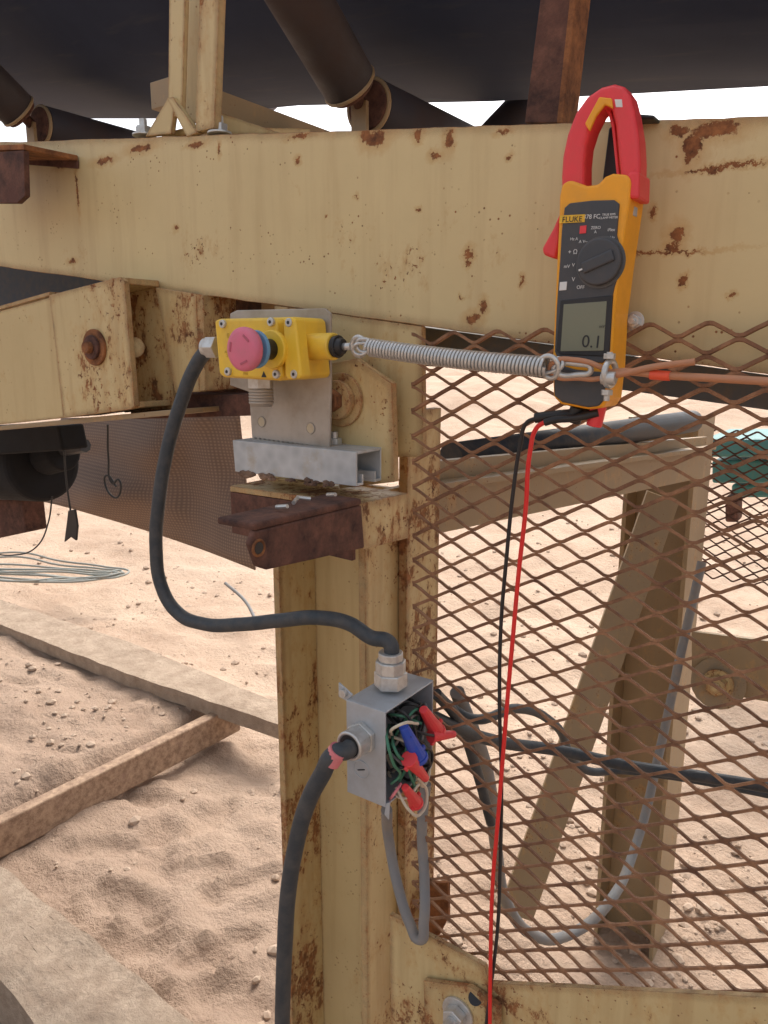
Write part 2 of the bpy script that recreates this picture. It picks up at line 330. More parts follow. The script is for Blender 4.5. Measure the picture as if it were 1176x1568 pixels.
hp=XP(396,839,Xc+.0075); rod('bolt_hole',hp,hp+X*.0006,.0045,MBK,g); torus('hole_rim',hp,X,.006,.0012,MR,g)
for k in range(4):
    a_=XP(440+k*26,772-k*2,Xc); rod('metal_chip',Vector((a_.x-.012,a_.y,pn.z+.009)),Vector((a_.x-.012+.012*math.cos(k*2),a_.y+.012*math.sin(k*2),pn.z+.011)),.0018,MZ,g,n=8)
# ---------------- strut channel ----------------
g=grp('strut_channel')
L=[(356,674),(545,692),(545,745),(360,722)]
A,B,Cc,D=[U(a,b,-.062) for a,b in L]
ext('front_wall',[A,B,Cc,D],(0,.0025,0),MG,g,.0006)
ext('top_wall',[A+Y*.0026,B+Y*.0026,B+Y*.0385,A+Y*.0385],(0,0,-.0025),MG,g,.0003)
ext('rear_wall',[A+Y*.0387,B+Y*.0387,Cc+Y*.0387,D+Y*.0387],(0,.0025,0),MG,g,.0006)
for yy in (.0026,.0295):
    ext('inturned_lip',[D+Y*yy,Cc+Y*yy,Cc+Y*(yy+.009),D+Y*(yy+.009)],(0,0,.0025),MG,g,.0003)
    q=.0095 if yy<.01 else .0295
    ext('lip_return',[D+Y*(q+.0)+Z*.0026,Cc+Y*q+Z*.0026,Cc+Y*q+Z*.010,D+Y*q+Z*.010],(0,.002,0),MG,g,.0003)
bm=bmesh.new()
for i in range(110):   # stitch weld runs and spatter along the lower edge
    t=random.choice((random.uniform(0,.12),random.uniform(.2,.3),random.uniform(.4,.85))); p=(D.lerp(Cc,.06+.93*t))+Vector((0,random.uniform(-.0015,.001),random.uniform(-.0035,.0008)))
    r_=bmesh.ops.create_icosphere(bm,subdivisions=1,radius=random.uniform(.0008,.0024))
    for v in r_['verts']:
        v.co*=1+.5*noise.noise(v.co*300+p*50); v.co.x*=2.0; v.co+=p
me=bpy.data.meshes.new('weld'); bm.to_mesh(me); bm.free(); add('weld_bead',me,MCL,g)
# ---------------- switch mounting bracket ----------------
g=grp('switch_mounting_bracket')
plate('upright',[(352,480),(362,475),(497,472),(506,480),(506,606),(504,690),(386,674),(381,600),(352,590)],-.049,.003,MS,g,.0008)
f1=U(386,674,-.049);f2=U(504,690,-.049)
ext('foot',[f1+Z*.001,f2+Z*.001,f2+Y*.03+Z*.001,f1+Y*.03+Z*.001],(0,0,.003),MS,g)
MH=simple('hole_through',(.55,.47,.33),.8)
for c in ((400,646),(475,656)):
    p=U(c[0],c[1],-.0497); rod('hole',p,p+Y*.0004,.0048,MH,g); torus('hole_rim',p,Y,.005,.0006,MS,g)
p=U(512,684,-.03); hexbolt('bolt',p,Z,.0075,g,MZ,True,.006)
# ---------------- emergency stop switch ----------------
g=grp('emergency_stop_switch')
yF=-.102
plate('body',[(329,491),(336,488),(420,486),(450,485),(455,490),(463,575),(459,580),(426,583),(343,578),(336,573)],yF+.012,.040,MY,g,.003,3)
plate('lid',[(328,491),(335,488),(418,487),(423,492),(432,577),(427,581),(342,577),(335,572)],yF,.0118,MY,g,.0025,3)
plate('head_block',[(433,488),(448,486),(452,489),(461,576),(457,580),(441,581),(436,577)],yF-.002,.0138,MY,g,.002,3)
for c in ((342,496),(416,493),(350,569),(424,573),(444,494),(452,573)):
    p=U(c[0],c[1],yF-.0005); rod('screw',p-Y*.0025,p+Y*.001,.0038,MZ,g,n=20,bw=.0008); rod('screw_slot',p-Y*.0028,p-Y*.0024,.0016,MBK,g,n=6)
MYD=simple('moulded_lettering',(.55,.34,.03),.5)
text('arrow_print','0  I',U(352,514,yF-.0004),.006,MYD,g); text('logo_print','AC-15 3A\n240V~',U(352,542,yF-.0004),.0034,MYD,g); text('edge_print','IP66',U(376,572,yF-.0004),.0034,MYD,g)
text('triangle_print','▲',U(404,574,yF-.0004),.007,MBK,g)
bc_=U(421,535,yF)
rod('collar',bc_-Y*.006,bc_,.0165,MY,g,n=40,bw=.0012)
rod('stem',bc_-Y*.030,bc_-Y*.006,.009,MBK,g,n=30); rod('blue_ring',bc_-Y*.026,bc_-Y*.022,.0160,MBLUE,g,n=40,bw=.001)
bm=bmesh.new(); prof2=[(0,-.0425),(.007,-.0424),(.0135,-.0420),(.0165,-.0411),(.0180,-.0395),(.0184,-.0370),(.0180,-.0335),(.0150,-.0318),(.008,-.031)]
N=48; rr=[[bm.verts.new((bc_.x+r*math.cos(2*math.pi*i/N),bc_.y+y,bc_.z+r*math.sin(2*math.pi*i/N))) for r,y in prof2[1:]] for i in range(N)]
cv=bm.verts.new((bc_.x,bc_.y-.0425,bc_.z))
for i in range(N):
    j=(i+1)%N; bm.faces.new((cv,rr[i][0],rr[j][0])).smooth=True
    for q in range(len(rr[0])-1): bm.faces.new((rr[i][q],rr[i][q+1],rr[j][q+1],rr[j][q])).smooth=True
bmesh.ops.recalc_face_normals(bm,faces=bm.faces); me=bpy.data.meshes.new('m'); bm.to_mesh(me); bm.free(); add('mushroom_button',me,MPK,g)
MK=simple('button_mark_paint',(.48,.10,.16),.5)
for a in (50,170,290):
    ca,sa=math.cos(math.radians(a)),math.sin(math.radians(a)); p=bc_+Vector((.0115*ca,-.0424,.0115*sa)); t_=Vector((-sa,0,ca))
    bar('button_arrow',p-t_*.004,p+t_*.004,.0018,.0006,MK,g,side=Vector((ca,0,sa)),bw=0)
ns=U(462,531,-.075)+X*.004
rod('nose_flange',ns-X*.012,ns+X*.004,.0155,MY,g,n=36,bw=.002)
rod('nose_tube',ns,ns+X*.034,.0118,MY,g,n=36,bw=.0015)
rod('rubber_boot',ns+X*.034,ns+X*.044,.0095,MBK,g,r2=.0065,n=30,bw=.001); torus('boot_rib',ns+X*.038,X,.0085,.0014,MBK,g)
rod('eye_shank',ns+X*.043,ns+X*.052,.0032,MZ,g)
for (a,b) in ((468,500),(466,570)):
    p=XP(a+14,b,U(462,531,-.075).x+.0005+.005); rod('side_screw',p-X*.004,p+X*.002,.0035,MZ,g,n=20,bw=.0006)
eye=ns+X*.0605; torus('pull_eye',eye,Vector((.15,1,.1)),.0078,.0024,MZ,g)
gl=U(334,532,-.075); rod('gland_nut',gl-X*.012,gl+X*.002,.0115,MZ,g,n=6,bw=.0008); rod('gland_body',gl-X*.018,gl-X*.012,.0095,MZ,g,n=24,bw=.001)
gb=U(399,580,-.075); rod('bottom_plug',gb+Z*.004,gb-Z*.009,.0125,MZ,g,n=6,bw=.0008)
for i in range(5): torus('plug_thread',gb-Z*(.011+i*.0028),Z,.0105,.0015,MS,g)
rod('plug_barrel',gb-Z*.009,gb-Z*.026,.0105,MS,g)
# ---------------- spring ----------------
g=grp('tension_spring')
s0=U(566,532,-.078); s1=U(838,562,-.072); dx=(s1-s0); L=dx.length; dx.normalize(); e1=dx.cross(Z).normalized(); e2=e1.cross(dx)
pts=[]; turns=52; sag=lambda t:-Z*.0015*math.sin(math.pi*t)
for i in range(turns*14+1):
    t=i/(turns*14); a=2*math.pi*turns*t; pts.append(s0+dx*L*t+(e1*math.cos(a)+e2*math.sin(a))*.0066+sag(t))
tube('coil',pts,.00128,MSP,g,res=3,poly=True)
tube('hook',[s0+dx*.002+e2*.005,s0-dx*.006+e2*.003,s0-dx*.013+e1*.002+e2*.001,s0-dx*.016-e2*.004,s0-dx*.010-e2*.007,s0-dx*.003-e2*.005],.0014,MZ,g)
tube('link_ring',[eye+Vector((.0,-.003,.002)),eye+Vector((.008,-.004,.006)),eye+Vector((.017,-.004,.001)),eye+Vector((.008,-.003,-.005))],.0016,MZ,g,cyc=True)
tube('end_hook',[s1-dx*.002-e2*.005,s1+dx*.006-e2*.002,s1+dx*.012+e1*.002+e2*.002,s1+dx*.009+e2*.007,s1+dx*.002+e2*.005],.0014,MZ,g)
# ---------------- pull cord ----------------
g=grp('pull_cord')
yr=-.070
lp=[(842,566),(850,553),(880,551),(915,560),(933,573),(915,580),(885,579),(853,577)]
tube('eye_loop',[U(a,b,yr-(.002 if b<565 else -.001)) for a,b in lp],.0019,MROPE,g,cyc=True)
lp=[(848,565),(857,558),(882,557),(905,566),(882,574),(857,573)]
tube('thimble',[U(a,b,yr) for a,b in lp],.0021,MZ,g,cyc=True)
tube('cord',[U(930,572,yr),U(960,569,yr-.001),U(1010,574,yr),U(1090,579,yr),U(1176,584,yr),U(1330,594,yr)],.0027,MROPE,g)
tube('cord_tail',[U(930,576,yr-.003),U(955,572,yr-.004),U(1000,562,yr-.003),U(1064,554,yr-.001)],.0023,MROPE,g)
tube('red_tape',[U(996,573.5,yr),U(1012,574.8,yr),U(1026,575.6,yr)],.0034,MTAPE,g)
sd_=U(838,562,yr); tube('quick_link',[sd_+Vector((-.004,-.004,.003)),sd_+Vector((.003,-.005,.008)),sd_+Vector((.010,-.003,.0)),sd_+Vector((.003,0,-.008))],.0019,MZ,g,cyc=True)
cc_=U(934,572,yr); torus('clip_u_bolt',cc_,Vector((1,-.15,0)),.0085,.0022,MZ,g,sx=1)
rod('clip_saddle',cc_+Vector((-.004,-.005,-.003)),cc_+Vector((.006,-.005,-.003)),.0045,MZ,g,bw=.0008)
hexbolt('clip_nut',cc_+Vector((0,-.003,.009)),Z,.0042,g,MZ,False,.001); hexbolt('clip_nut',cc_+Vector((0,-.004,-.010)),-Z,.0042,g,MZ,False,.004)
# ---------------- clamp meter ----------------
g=grp('clamp_meter')
yM=-.052; T=.034
jo=[(859,300),(858,270),(860,240),(867,206),(880,172),(898,147),(920,132),(940,127),(954,131),(964,145),(971,172),(977,210),(979,245),(978,300)]
ji=[(951,300),(948,262),(944,222),(941,192),(935,168),(927,160),(916,172),(904,196),(896,222),(893,250),(893,300)]
plate('jaw',jo+ji,yM+.006,.021,MRED,g,.004,4)
plate('jaw_inner_liner',[(893,282),(893,250),(896,222),(904,196),(916,172),(927,160),(935,168),(941,192),(944,222),(948,262),(951,282),(946,282),(943,262),(939,222),(936,194),(931,175),(926,169),(918,180),(908,200),(900,224),(898,250),(898,282)],yM+.0135,.007,MRED,g,.001)
plate('jaw_tip_seam',[(895,189),(917,148),(936,150),(938,166),(926,160),(912,178),(902,201)],yM+.004,.003,MOR,g,.001)
plate('jaw_label',[(941,152),(952,152),(953,164),(943,164)],yM+.0055,.001,MWH,g,.0002)
plate('jaw_guard',[(951,295),(962,262),(979,262),(978,304),(960,304)],yM+.002,.027,MRED,g,.002)
body=[(856,300),(860,281),(872,275),(884,279),(898,284),(915,282),(926,270),(938,265),(960,267),(966,276),(963,310),(950,400),(940,480),(936,560),(930,612),(922,625),(900,627),(858,619),(847,608),(845,560),(849,470),(852,400),(855,340)]
plate('orange_shell',body,yM,T,MOR,g,.005,4)
face=[(864,318),(872,311),(905,307),(940,306),(948,312),(944,360),(950,380),(946,420),(940,440),(934,470),(930,548),(922,556),(880,552),(852,545),(849,538),(852,470),(857,400),(860,350)]
plate('face_panel',face,yM-.0016,.004,MDG,g,.0008)
plate('lower_cap',[(847,556),(880,566),(922,570),(928,566),(924,612),(916,622),(900,624),(860,616),(848,606)],yM-.0022,.012,MDG,g,.003,3)
plate('brand_strip',[(857,330),(896,328),(895,340),(856,342)],yM-.0021,.001,simple('yellow_badge',(.85,.50,.03),.5),g,0)
plate('side_button',[(965,300),(972,300),(970,330),(962,330)],yM+.012,.009,MGB,g,.0008)
plate('trigger',[(858,322),(846,350),(829,380),(831,390),(850,397),(856,370)],yM+.010,.014,MRED,g,.003,3)
dc=U(920,402,yM-.0016)
rod('dial_recess',dc,dc-Y*.0010,.0178,simple('dial_recess_grey',(.10,.105,.11),.5),g,n=48)
rod('dial',dc-Y*.0010,dc-Y*.006,.0160,MDG,g,n=48,bw=.0015); bar('dial_grip',dc+Vector((-.011,-.0065,-.004)),dc+Vector((.011,-.0065,.004)),.003,.008,MDG,g,side=Y,bw=.0012)
bar('dial_pointer',dc+Vector((-.0135,-.0066,-.0052)),dc+Vector((-.009,-.0066,-.0038)),.001,.0012,MWH,g,side=Y,bw=0)
plate('lcd_bezel',[(858,460),(938,452),(933,538),(927,546),(857,543),(851,536)],yM-.0024,.002,MBK,g,.0006)
plate('lcd',[(863,466),(929,461),(924,537),(858,538)],yM-.0028,.001,MLCD,g,.0003)
RT=math.radians(3); ysurf=yM-.0030
def mt(s,px,py,size,mat=MWH,y=None): text('print_'+str(px),s,U(px,py,y if y else yM-.0019),size,mat,g,RT)
mt('FLUKE',876,336,.0054,MBK,yM-.0023); mt('378 FC',906,332,.0042); mt('TRUE RMS\nCLAMP METER',932,331,.0021)
for s,a,b,z in (('ZERO\nA',912,352,.0028),('A V~',893,370,.0030),('iFlex',936,352,.0028),('A Hz',935,364,.0028),('Hz A',879,366,.0028),('+ Ω',877,386,.0044),('mV',868,408,.0034),('V',878,428,.0040),('OFF',889,440,.0034),('V',878,406,.0034)):
    mt(s,a,b,z)
plate('hold_button',[(857,432),(868,431),(867,444),(856,445)],yM-.0022,.001,MWH,g,.0003)
plate('sense_badge',[(888,346),(898,345),(897,357),(887,358)],yM-.0021,.001,MRED,g,.0002)
mt('0.1',906,524,.0125,MBK,ysurf); mt('mV',922,500,.003,MBK,ysurf)
plate('hanging_strap',[(932,196),(948,186),(955,230),(945,280),(922,278)],-.016,.005,MBK,g,.001)
ext('strap_loop',[U(950,172,-.014),U(1002,176,-.014),U(1002,182,-.014),U(950,184,-.014)],(0,.035,0),MBK,g,.002)
jb=U(905,628,yM+.017)
rod('lead_plug_red',jb+Vector((.006,0,.004)),jb+Vector((.003,0,-.012)),.006,MRED,g,bw=.001); rod('lead_plug_black',jb+Vector((-.010,0,.002)),jb+Vector((-.014,0,-.010)),.006,MBK,g,bw=.001)
g=grp('test_lead')
yl=-.035
tube('black_lead_boot',[U(912,634,yl),U(880,634,yl),U(845,637,yl-.003),U(820,640,yl-.004)],.0042,MBK,g)
blk=[(822,640),(806,648),(797,680),(785,760),(776,850),(767,960),(765,1080),(768,1200),(766,1320),(762,1420),(752,1510),(742,1600),(738,1900)]
tube('black_lead',[U(a,b,yl-.004) for a,b in blk],.0017,MBK,g)
g=grp('test_lead')
rd=[(835,646),(822,655),(812,690),(805,780),(795,870),(785,980),(778,1060),(770,1160),(762,1260),(754,1360),(751,1480),(750,1600),(748,1900)]
tube('red_lead',[U(a,b,yl-.009) for a,b in rd],.0019,MRL,g)
tube('red_lead_boot',[U(916,632,yl-.006),U(880,640,yl-.008),U(848,643,yl-.008),U(834,647,yl-.009)],.0030,MBK,g)
# ---------------- junction box ----------------
g=grp('electrical_junction_box')
yB=-.10
P1=U(590,1091,yB); zt_=P1.z; x1=P1.x; x0=U(530,1070,yB).x; z0=U(588,1236,yB).z; yb=XP(664,1040,x1).y; yb=min(yb,-.012)
th=.0018
boxm('front_wall',x0,x1,yB,yB+th,z0,zt_,MGB,g,.0006)
boxm('top_wall',x0,x1,yB+th+.0001,yb,zt_-th,zt_,MGB,g,.0006)
boxm('bottom_wall',x0,x1,yB+th+.0001,yb,z0,z0+th,MGB,g,.0006)
boxm('rear_wall',x0,x1,yb-th,yb-.0001,z0+th,zt_-th,MGB,g,.0004)
boxm('back_wall',x0,x0+th,yB+th,yb-th,z0+th,zt_-th,MGB,g,.0004)
ext('mounting_ear',[Vector((x0-.002,yB+.004,zt_-.004)),Vector((x0-.012,yB+.004,zt_-.002)),Vector((x0-.012,yB+.004,zt_+.012)),Vector((x0+.004,yB+.004,zt_+.004))],(0,.002,0),MGB,g,.0005)
p=Vector((x0-.005,yB,zt_+.004)); rod('ear_screw',p,p+Y*.004,.004,MZ,g,bw=.0005)
ext('lid_ear',[Vector((x1,yB+.001,z0+.004)),Vector((x1+.004,yB+.001,z0+.006)),Vector((x1+.003,yB+.001,z0-.012)),Vector((x1-.002,yB+.001,z0-.008))],(0,.0015,0),MGB,g,.0005)
gt=Vector(((x0+x1)/2,U(588,1050,-.06).y,zt_))
hexbolt('locknut',gt,Z,.016,g,MZ,False); rod('conduit_nut',gt+Z*.018,gt+Z*.030,.0145,MZ,g,n=8,bw=.001); rod('gland_throat',gt+Z*.030,gt+Z*.038,.0115,MZ,g,bw=.001)
gf=U(556,1128,yB)
rod('front_locknut',gf-Y*.006,gf,.0155,MZ,g,n=6,bw=.001); rod('front_gland',gf-Y*.020,gf-Y*.006,.0135,MZ,g,n=24,bw=.001); torus('front_gland_rim',gf-Y*.020,Y,.0120,.0018,MZ,g); rod('gland_bore',gf-Y*.0205,gf-Y*.0195,.0108,MBK,g)
ko=U(553,1178,yB-.0002); torus('knockout',ko,Y,.0085,.0006,MGB,g); bar('knockout_slot',ko-X*.004-Z*.002,ko+X*.004+Z*.001,.0006,.001,MBK,g,side=Y,bw=0)
def W(px,py,dx=0.0): return XP(px,py,x1+dx)
wires=[(MGN,[(600,1100,-.03),(612,1096,.0),(636,1104,.004),(646,1108,.01)]),(MGN,[(596,1110,-.02),(594,1140,.006),(602,1168,.010),(612,1188,.008),(599,1200,-.0)]),
(MGN,[(600,1120,-.01),(606,1150,.008),(622,1170,.008),(612,1196,.0)]),(MBK,[(604,1080,-.03),(622,1070,-.01),(645,1078,.008)]),(MBK,[(606,1090,-.02),(628,1078,.0),(655,1090,.01)]),
(MBK,[(600,1110,-.01),(618,1120,.012),(640,1140,.01),(662,1162,.004),(652,1185,0)]),(MWW,[(600,1130,-.01),(612,1110,.012),(640,1108,.014)]),(MWW,[(606,1205,.0),(626,1240,.014),(646,1244,.014),(654,1222,.012),(640,1190,.012)]),
(MWW,[(600,1215,-.005),(620,1222,.006),(642,1200,.012)]),(MGC,[(595,1150,-.01),(610,1165,.0),(630,1180,.006)]),(MBK,[(598,1180,-.01),(612,1176,.01),(632,1172,.012)]),(MPT,[(594,1226,-.01),(606,1212,.006),(614,1200,.006)]),(MBK,[(600,1100,-.015),(640,1120,.012),(672,1128,.02)])]
for k in range(16):
    m_=[MBK,MBK,MGN,MBK,MGC,MWW,MBK,MGN][k%8]; r1=lambda a,b:random.uniform(a,b)
    wires.append((m_,[(r1(598,612),r1(1090,1215),-.03),(r1(600,630),r1(1085,1215),r1(-.01,.006)),(r1(620,655),r1(1080,1200),r1(-.006,.01)),(r1(610,655),r1(1075,1190),-.015)]))
for mt_,pp in wires: tube('wire',[W(a,b,c) for a,b,c in pp],.0014,mt_,g)
def nut(a,b,mat,r=.0062):
    pa=W(*a);pb=W(*b); rod('wire_nut',pa,pb,r,mat,g,r2=r*.55,n=14,bw=.0008)
    d=(pa-pb).normalized(); rod('wire_nut_skirt',pa,pa+d*.004,r*1.12,mat,g,n=14,bw=.0006)
    s=d.cross(X).normalized(); bar('nut_wing',pa-s*r*1.5,pa+s*r*1.5,.003,.005,mat,g,bw=.0008)
nut((668,1118,.014),(648,1086,.012),MRED,.0078); nut((664,1127,.016),(696,1124,.024),MRED,.0058); nut((640,1158,.016),(618,1112,.012),MBL,.0080); nut((628,1164,.016),(652,1192,.014),MRED,.0068); nut((636,1228,.006),(620,1205,.01),MRED,.0065)
# ---------------- cables ----------------
g=grp('electrical_cable')
c1=[(330,533,-.075),(318,537,-.075),(300,560,-.076),(276,620,-.08),(256,690,-.085),(243,770,-.09),(239,840,-.092),(248,900,-.092),(272,938,-.09),(310,955,-.088),(370,956,-.085),(430,950,-.08),(490,946,-.075),(535,955,-.066),(568,976,-.062)]
tube('jacket',[U(a,b,c) for a,b,c in c1]+[gt+Vector((-.001,0,.046)),gt+Vector((0,0,.030))],.0072,MCB,g)
g=grp('electrical_cable')
st=gf-Y*.012
c2=[(516,1152,-.132),(493,1186,-.136),(470,1232,-.137),(452,1300,-.136),(441,1370,-.133),(436,1450,-.128),(433,1530,-.12),(432,1640,-.11),(440,1900,-.08)]
tube('jacket',[st,gf-Y*.026+Z*-.002]+[U(a,b,c) for a,b,c in c2],.0080,MCB,g)
tube('pink_tape',[U(519,1148,-.1315),U(513,1156,-.1325),U(506,1166,-.134)],.0089,MPT,g)
g=grp('flexible_conduit')
tube('sheath',[W(592,1240,-.02),U(596,1290,-.03),U(610,1360,-.032),U(628,1415,-.034),U(641,1438,-.034),U(649,1410,-.034),U(650,1350,-.020),U(646,1270,-.012),U(652,1200,-.012)],.0055,MGC,g)
g=grp('flexible_conduit')
tube('sheath',[U(700,1060,.12),U(745,1180,.22),U(760,1300,.3),U(775,1380,.35),U(810,1428,.4),U(870,1432,.5),U(930,1385,.6),U(975,1290,.75),U(1010,1150,.85),U(1045,990,.9),U(1075,860,.95)],.009,MGC,g)
g=grp('electrical_cable')
tube('jacket',[W(650,1090,-.03),U(690,1110,.05),U(760,1135,.12),U(860,1150,.2),U(960,1172,.25),U(1080,1190,.3),U(1300,1225,.3)],.007,MCB,g)
tube('branch',[U(680,1075,.1),U(720,1100,.12),U(790,1085,.2),U(850,1110,.3),U(900,1180,.4),U(960,1180,.45),U(1300,1240,.5)],.006,MCB,g)
tube('drop',[U(668,1062,.02),U(700,1100,.06),U(730,1180,.1),U(752,1260,.12)],.006,MCB,g)
# ---------------- expanded metal mesh ----------------
def expanded(name,origin,adir,bdir,nx,ny,LW,SW,w,t,mat,wob=.003):
    bm=bmesh.new(); nrm=adir.cross(bdir).normalized()
    def node(i,j):
        p=origin+adir*(i*LW/2)+bdir*(j*SW/2)
        return p+nrm*(wob*noise.noise(p*3.0)*2)+adir*(.0014*noise.noise(p*9))+bdir*(.0014*noise.noise(p*9+Vector((9,1,1))))
    def ring(p,d,wd):
        s=nrm.cross(d).normalized(); q=(nrm+s*.25).normalized()
        return [bm.verts.new(p+s*wd/2*u+q*t/2*v) for u,v in ((-1,-1),(1,-1),(1,1),(-1,1))]
    for i in range(nx-1):
        for j in range(ny):
            if (i+j)%2: continue
            a0=node(i,j)
            for dj in (-1,1):
                if j+dj<0 or j+dj>=ny: continue
                # each strand runs beside its neighbour at the bonds instead of through it
                a=a0+bdir*(dj*w*.49)+nrm*(dj*.0003); b=node(i+1,j+dj)-bdir*(dj*w*.49)-nrm*(dj*.0003)
                d=b-a; ww=w*random.uniform(.9,1.02)
                da=adir*d.dot(adir); db=bdir*d.dot(bdir); mdr=(adir*.8+d.normalized()*.6).normalized()
                ra=[ring(a,adir,ww),ring(a+da*.13+db*.04,mdr,ww),ring(a+da*.5+db*.5,d.normalized(),ww*.95),ring(b-da*.13-db*.04,mdr,ww),ring(b,adir,ww)]
                for A,B_ in zip(ra,ra[1:]):
                    for k in range(4): bm.faces.new((A[k],A[(k+1)%4],B_[(k+1)%4],B_[k]))
    bmesh.ops.recalc_face_normals(bm,faces=bm.faces)
    me=bpy.data.meshes.new(name); bm.to_mesh(me); bm.free(); return add(name,me,mat,None)
o0=U(634,510,-.012)
ad_=Vector((math.cos(.02),0,math.sin(.02))); bp_=Vector((.005,0,-1)).normalized()
expanded('expanded_metal_mesh',o0,ad_,bp_,42,92,.0420,.0236,.0027,.0034,MRM)
p=U(972,492,-.012); g=grp('mesh_bolt'); hexbolt('bolt',p,-Y,.005,g,MZ,True,.004)
# ---------------- structure behind the mesh ----------------
g=grp('steel_column')
yc=1.15; xa=U(938,1000,yc).x; xb=U(1040,1000,yc).x; zt2=U(1000,640,yc).z
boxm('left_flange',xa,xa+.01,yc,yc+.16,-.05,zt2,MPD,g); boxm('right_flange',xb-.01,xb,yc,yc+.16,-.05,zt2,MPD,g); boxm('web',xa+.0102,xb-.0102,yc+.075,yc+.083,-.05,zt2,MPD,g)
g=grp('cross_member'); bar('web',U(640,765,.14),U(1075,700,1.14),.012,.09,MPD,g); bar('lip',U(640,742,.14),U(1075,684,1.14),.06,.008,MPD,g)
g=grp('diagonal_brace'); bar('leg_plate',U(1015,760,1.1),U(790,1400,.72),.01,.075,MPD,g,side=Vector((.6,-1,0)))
g=grp('return_pipe'); rod('pipe',U(690,702,.3),U(1060,645,1.0),.022,simple('dark_pipe',(.03,.035,.045),.5),g)
g=grp('blue_grey_angle'); pz=simple('dull_blue_grey',(.10,.12,.14),.55,0,.5)
plate('face',[(640,500),(1300,592),(1300,642),(1176,628),(900,590),(740,566),(640,560)],.075,.008,pz,g)
g=grp('cross_beam_lower'); bar('web',U(1060,1010,.9),U(1400,1060,.9),.01,.12,MPD,g,side=Y)
hexbolt('pivot',U(1100,1046,.88),-Y,.02,g,MPR,True,.01)
rod('pivot_pad',U(1100,1046,.889),U(1100,1046,.88),.05,MPD,g,n=20,bw=.002)
o1=U(1068,655,1.35); expanded('expanded_metal_mesh',o1,X,-Z,44,26,.045,.03,.004,.004,MRD,.002)
g=grp('parked_machine')
for k,(a,b,c,d) in enumerate(((1075,672,1240,700),(1090,705,1240,740),(1120,742,1240,762))):
    plate('teal_panel_%d'%k,[(a,b),(c,b),(c,d),(a,d)],2.6+.2*k,.5,MTEAL,g,.01)
plate('legs',[(1110,760),(1130,760),(1130,800),(1110,800)],2.7,.1,MRD,g,.01)
# lower gusset & base bar (in front of the guard)
g=grp('lower_cross_bar')
plate('bar_face',[(752,1506),(1300,1534),(1300,1680),(752,1680)],-.024,.006,MPR,g)
plate('gusset',[(596,1400),(640,1424),(742,1480),(748,1500),(748,1680),(600,1680)],-.026,.006,MPR,g)
plate('clip_angle',[(648,1502),(720,1512),(765,1542),(765,1680),(655,1680)],-.034,.006,MPX,g)
plate('rust_plate',[(640,1352),(686,1352),(686,1405),(668,1440),(640,1430)],.10,.006,MR,g)
hexbolt('bolt',U(702,1550,-.034),-Y,.012,g,MZ,True,.012); rod('slot',U(728,1528,-.0342),U(728,1528,-.0348),.007,MBK,g)
# ---------------- left: screen, roller drum, hanging string ----------------
bm=bmesh.new(); NX=30;NY=16; vs=[]
for i in range(NX+1):
    t=i/NX; topx=95+t*272; topy=640-8*t; botx=40+t*352; boty=765+107*t**1.3
    vs.append([bm.verts.new(U(topx+(botx-topx)*s/NY,topy+(boty-topy)*s/NY,.62+.03*math.sin(t*7+s*.2)+.04*noise.noise(Vector((t*5,s*.2,1))))) for s in range(NY+1)])
for i in range(NX):
    for j in range(NY): bm.faces.new((vs[i][j],vs[i+1][j],vs[i+1][j+1],vs[i][j+1])).smooth=True
me=bpy.data.meshes.new('s'); bm.to_mesh(me); bm.free(); o=add('woven_screen',me,MSCR,None); so=o.modifiers.new('t','SOLIDIFY'); so.thickness=.004
g=grp('tail_pulley'); rod('drum',U(-120,708,.22),U(70,708,.22),.078,MBM,g,n=48,bw=.014); rod('hub',U(70,700,.22),U(98,692,.22),.036,MBM,g,bw=.006); rod('shaft',U(98,688,.22),U(130,682,.22),.013,MDG,g,n=8)
plate('guard_cover',[(-60,655),(88,652),(96,690),(-60,700)],.12,.05,MBM,g,.004)
plate('bearing_mount',[(-40,765),(34,765),(40,815),(-40,832)],.25,.05,MRD,g,.004)
g=grp('hanging_cord'); tube('cord',[U(165,650,.1),U(166,700,.1),U(172,740,.1),U(182,735,.1),U(185,750,.1),U(176,762,.1),U(160,735,.1),U(164,728,.1),U(178,745,.1)],.0016,MBK,g)
g=grp('hanging_cord'); tube('cord',[U(98,690,.12),U(102,740,.12),U(108,782,.12)],.0016,MBK,g); plate('toggle',[(104,782),(114,780),(118,805),(116,828),(108,822),(98,830),(102,800)],.118,.004,MBK,g,.001)
g=grp('hanging_cord'); tube('cord',[U(80,760,.14),U(74,800,.14),U(58,835,.14),U(20,850,.14),U(-40,840,.14)],.0014,MBK,g)
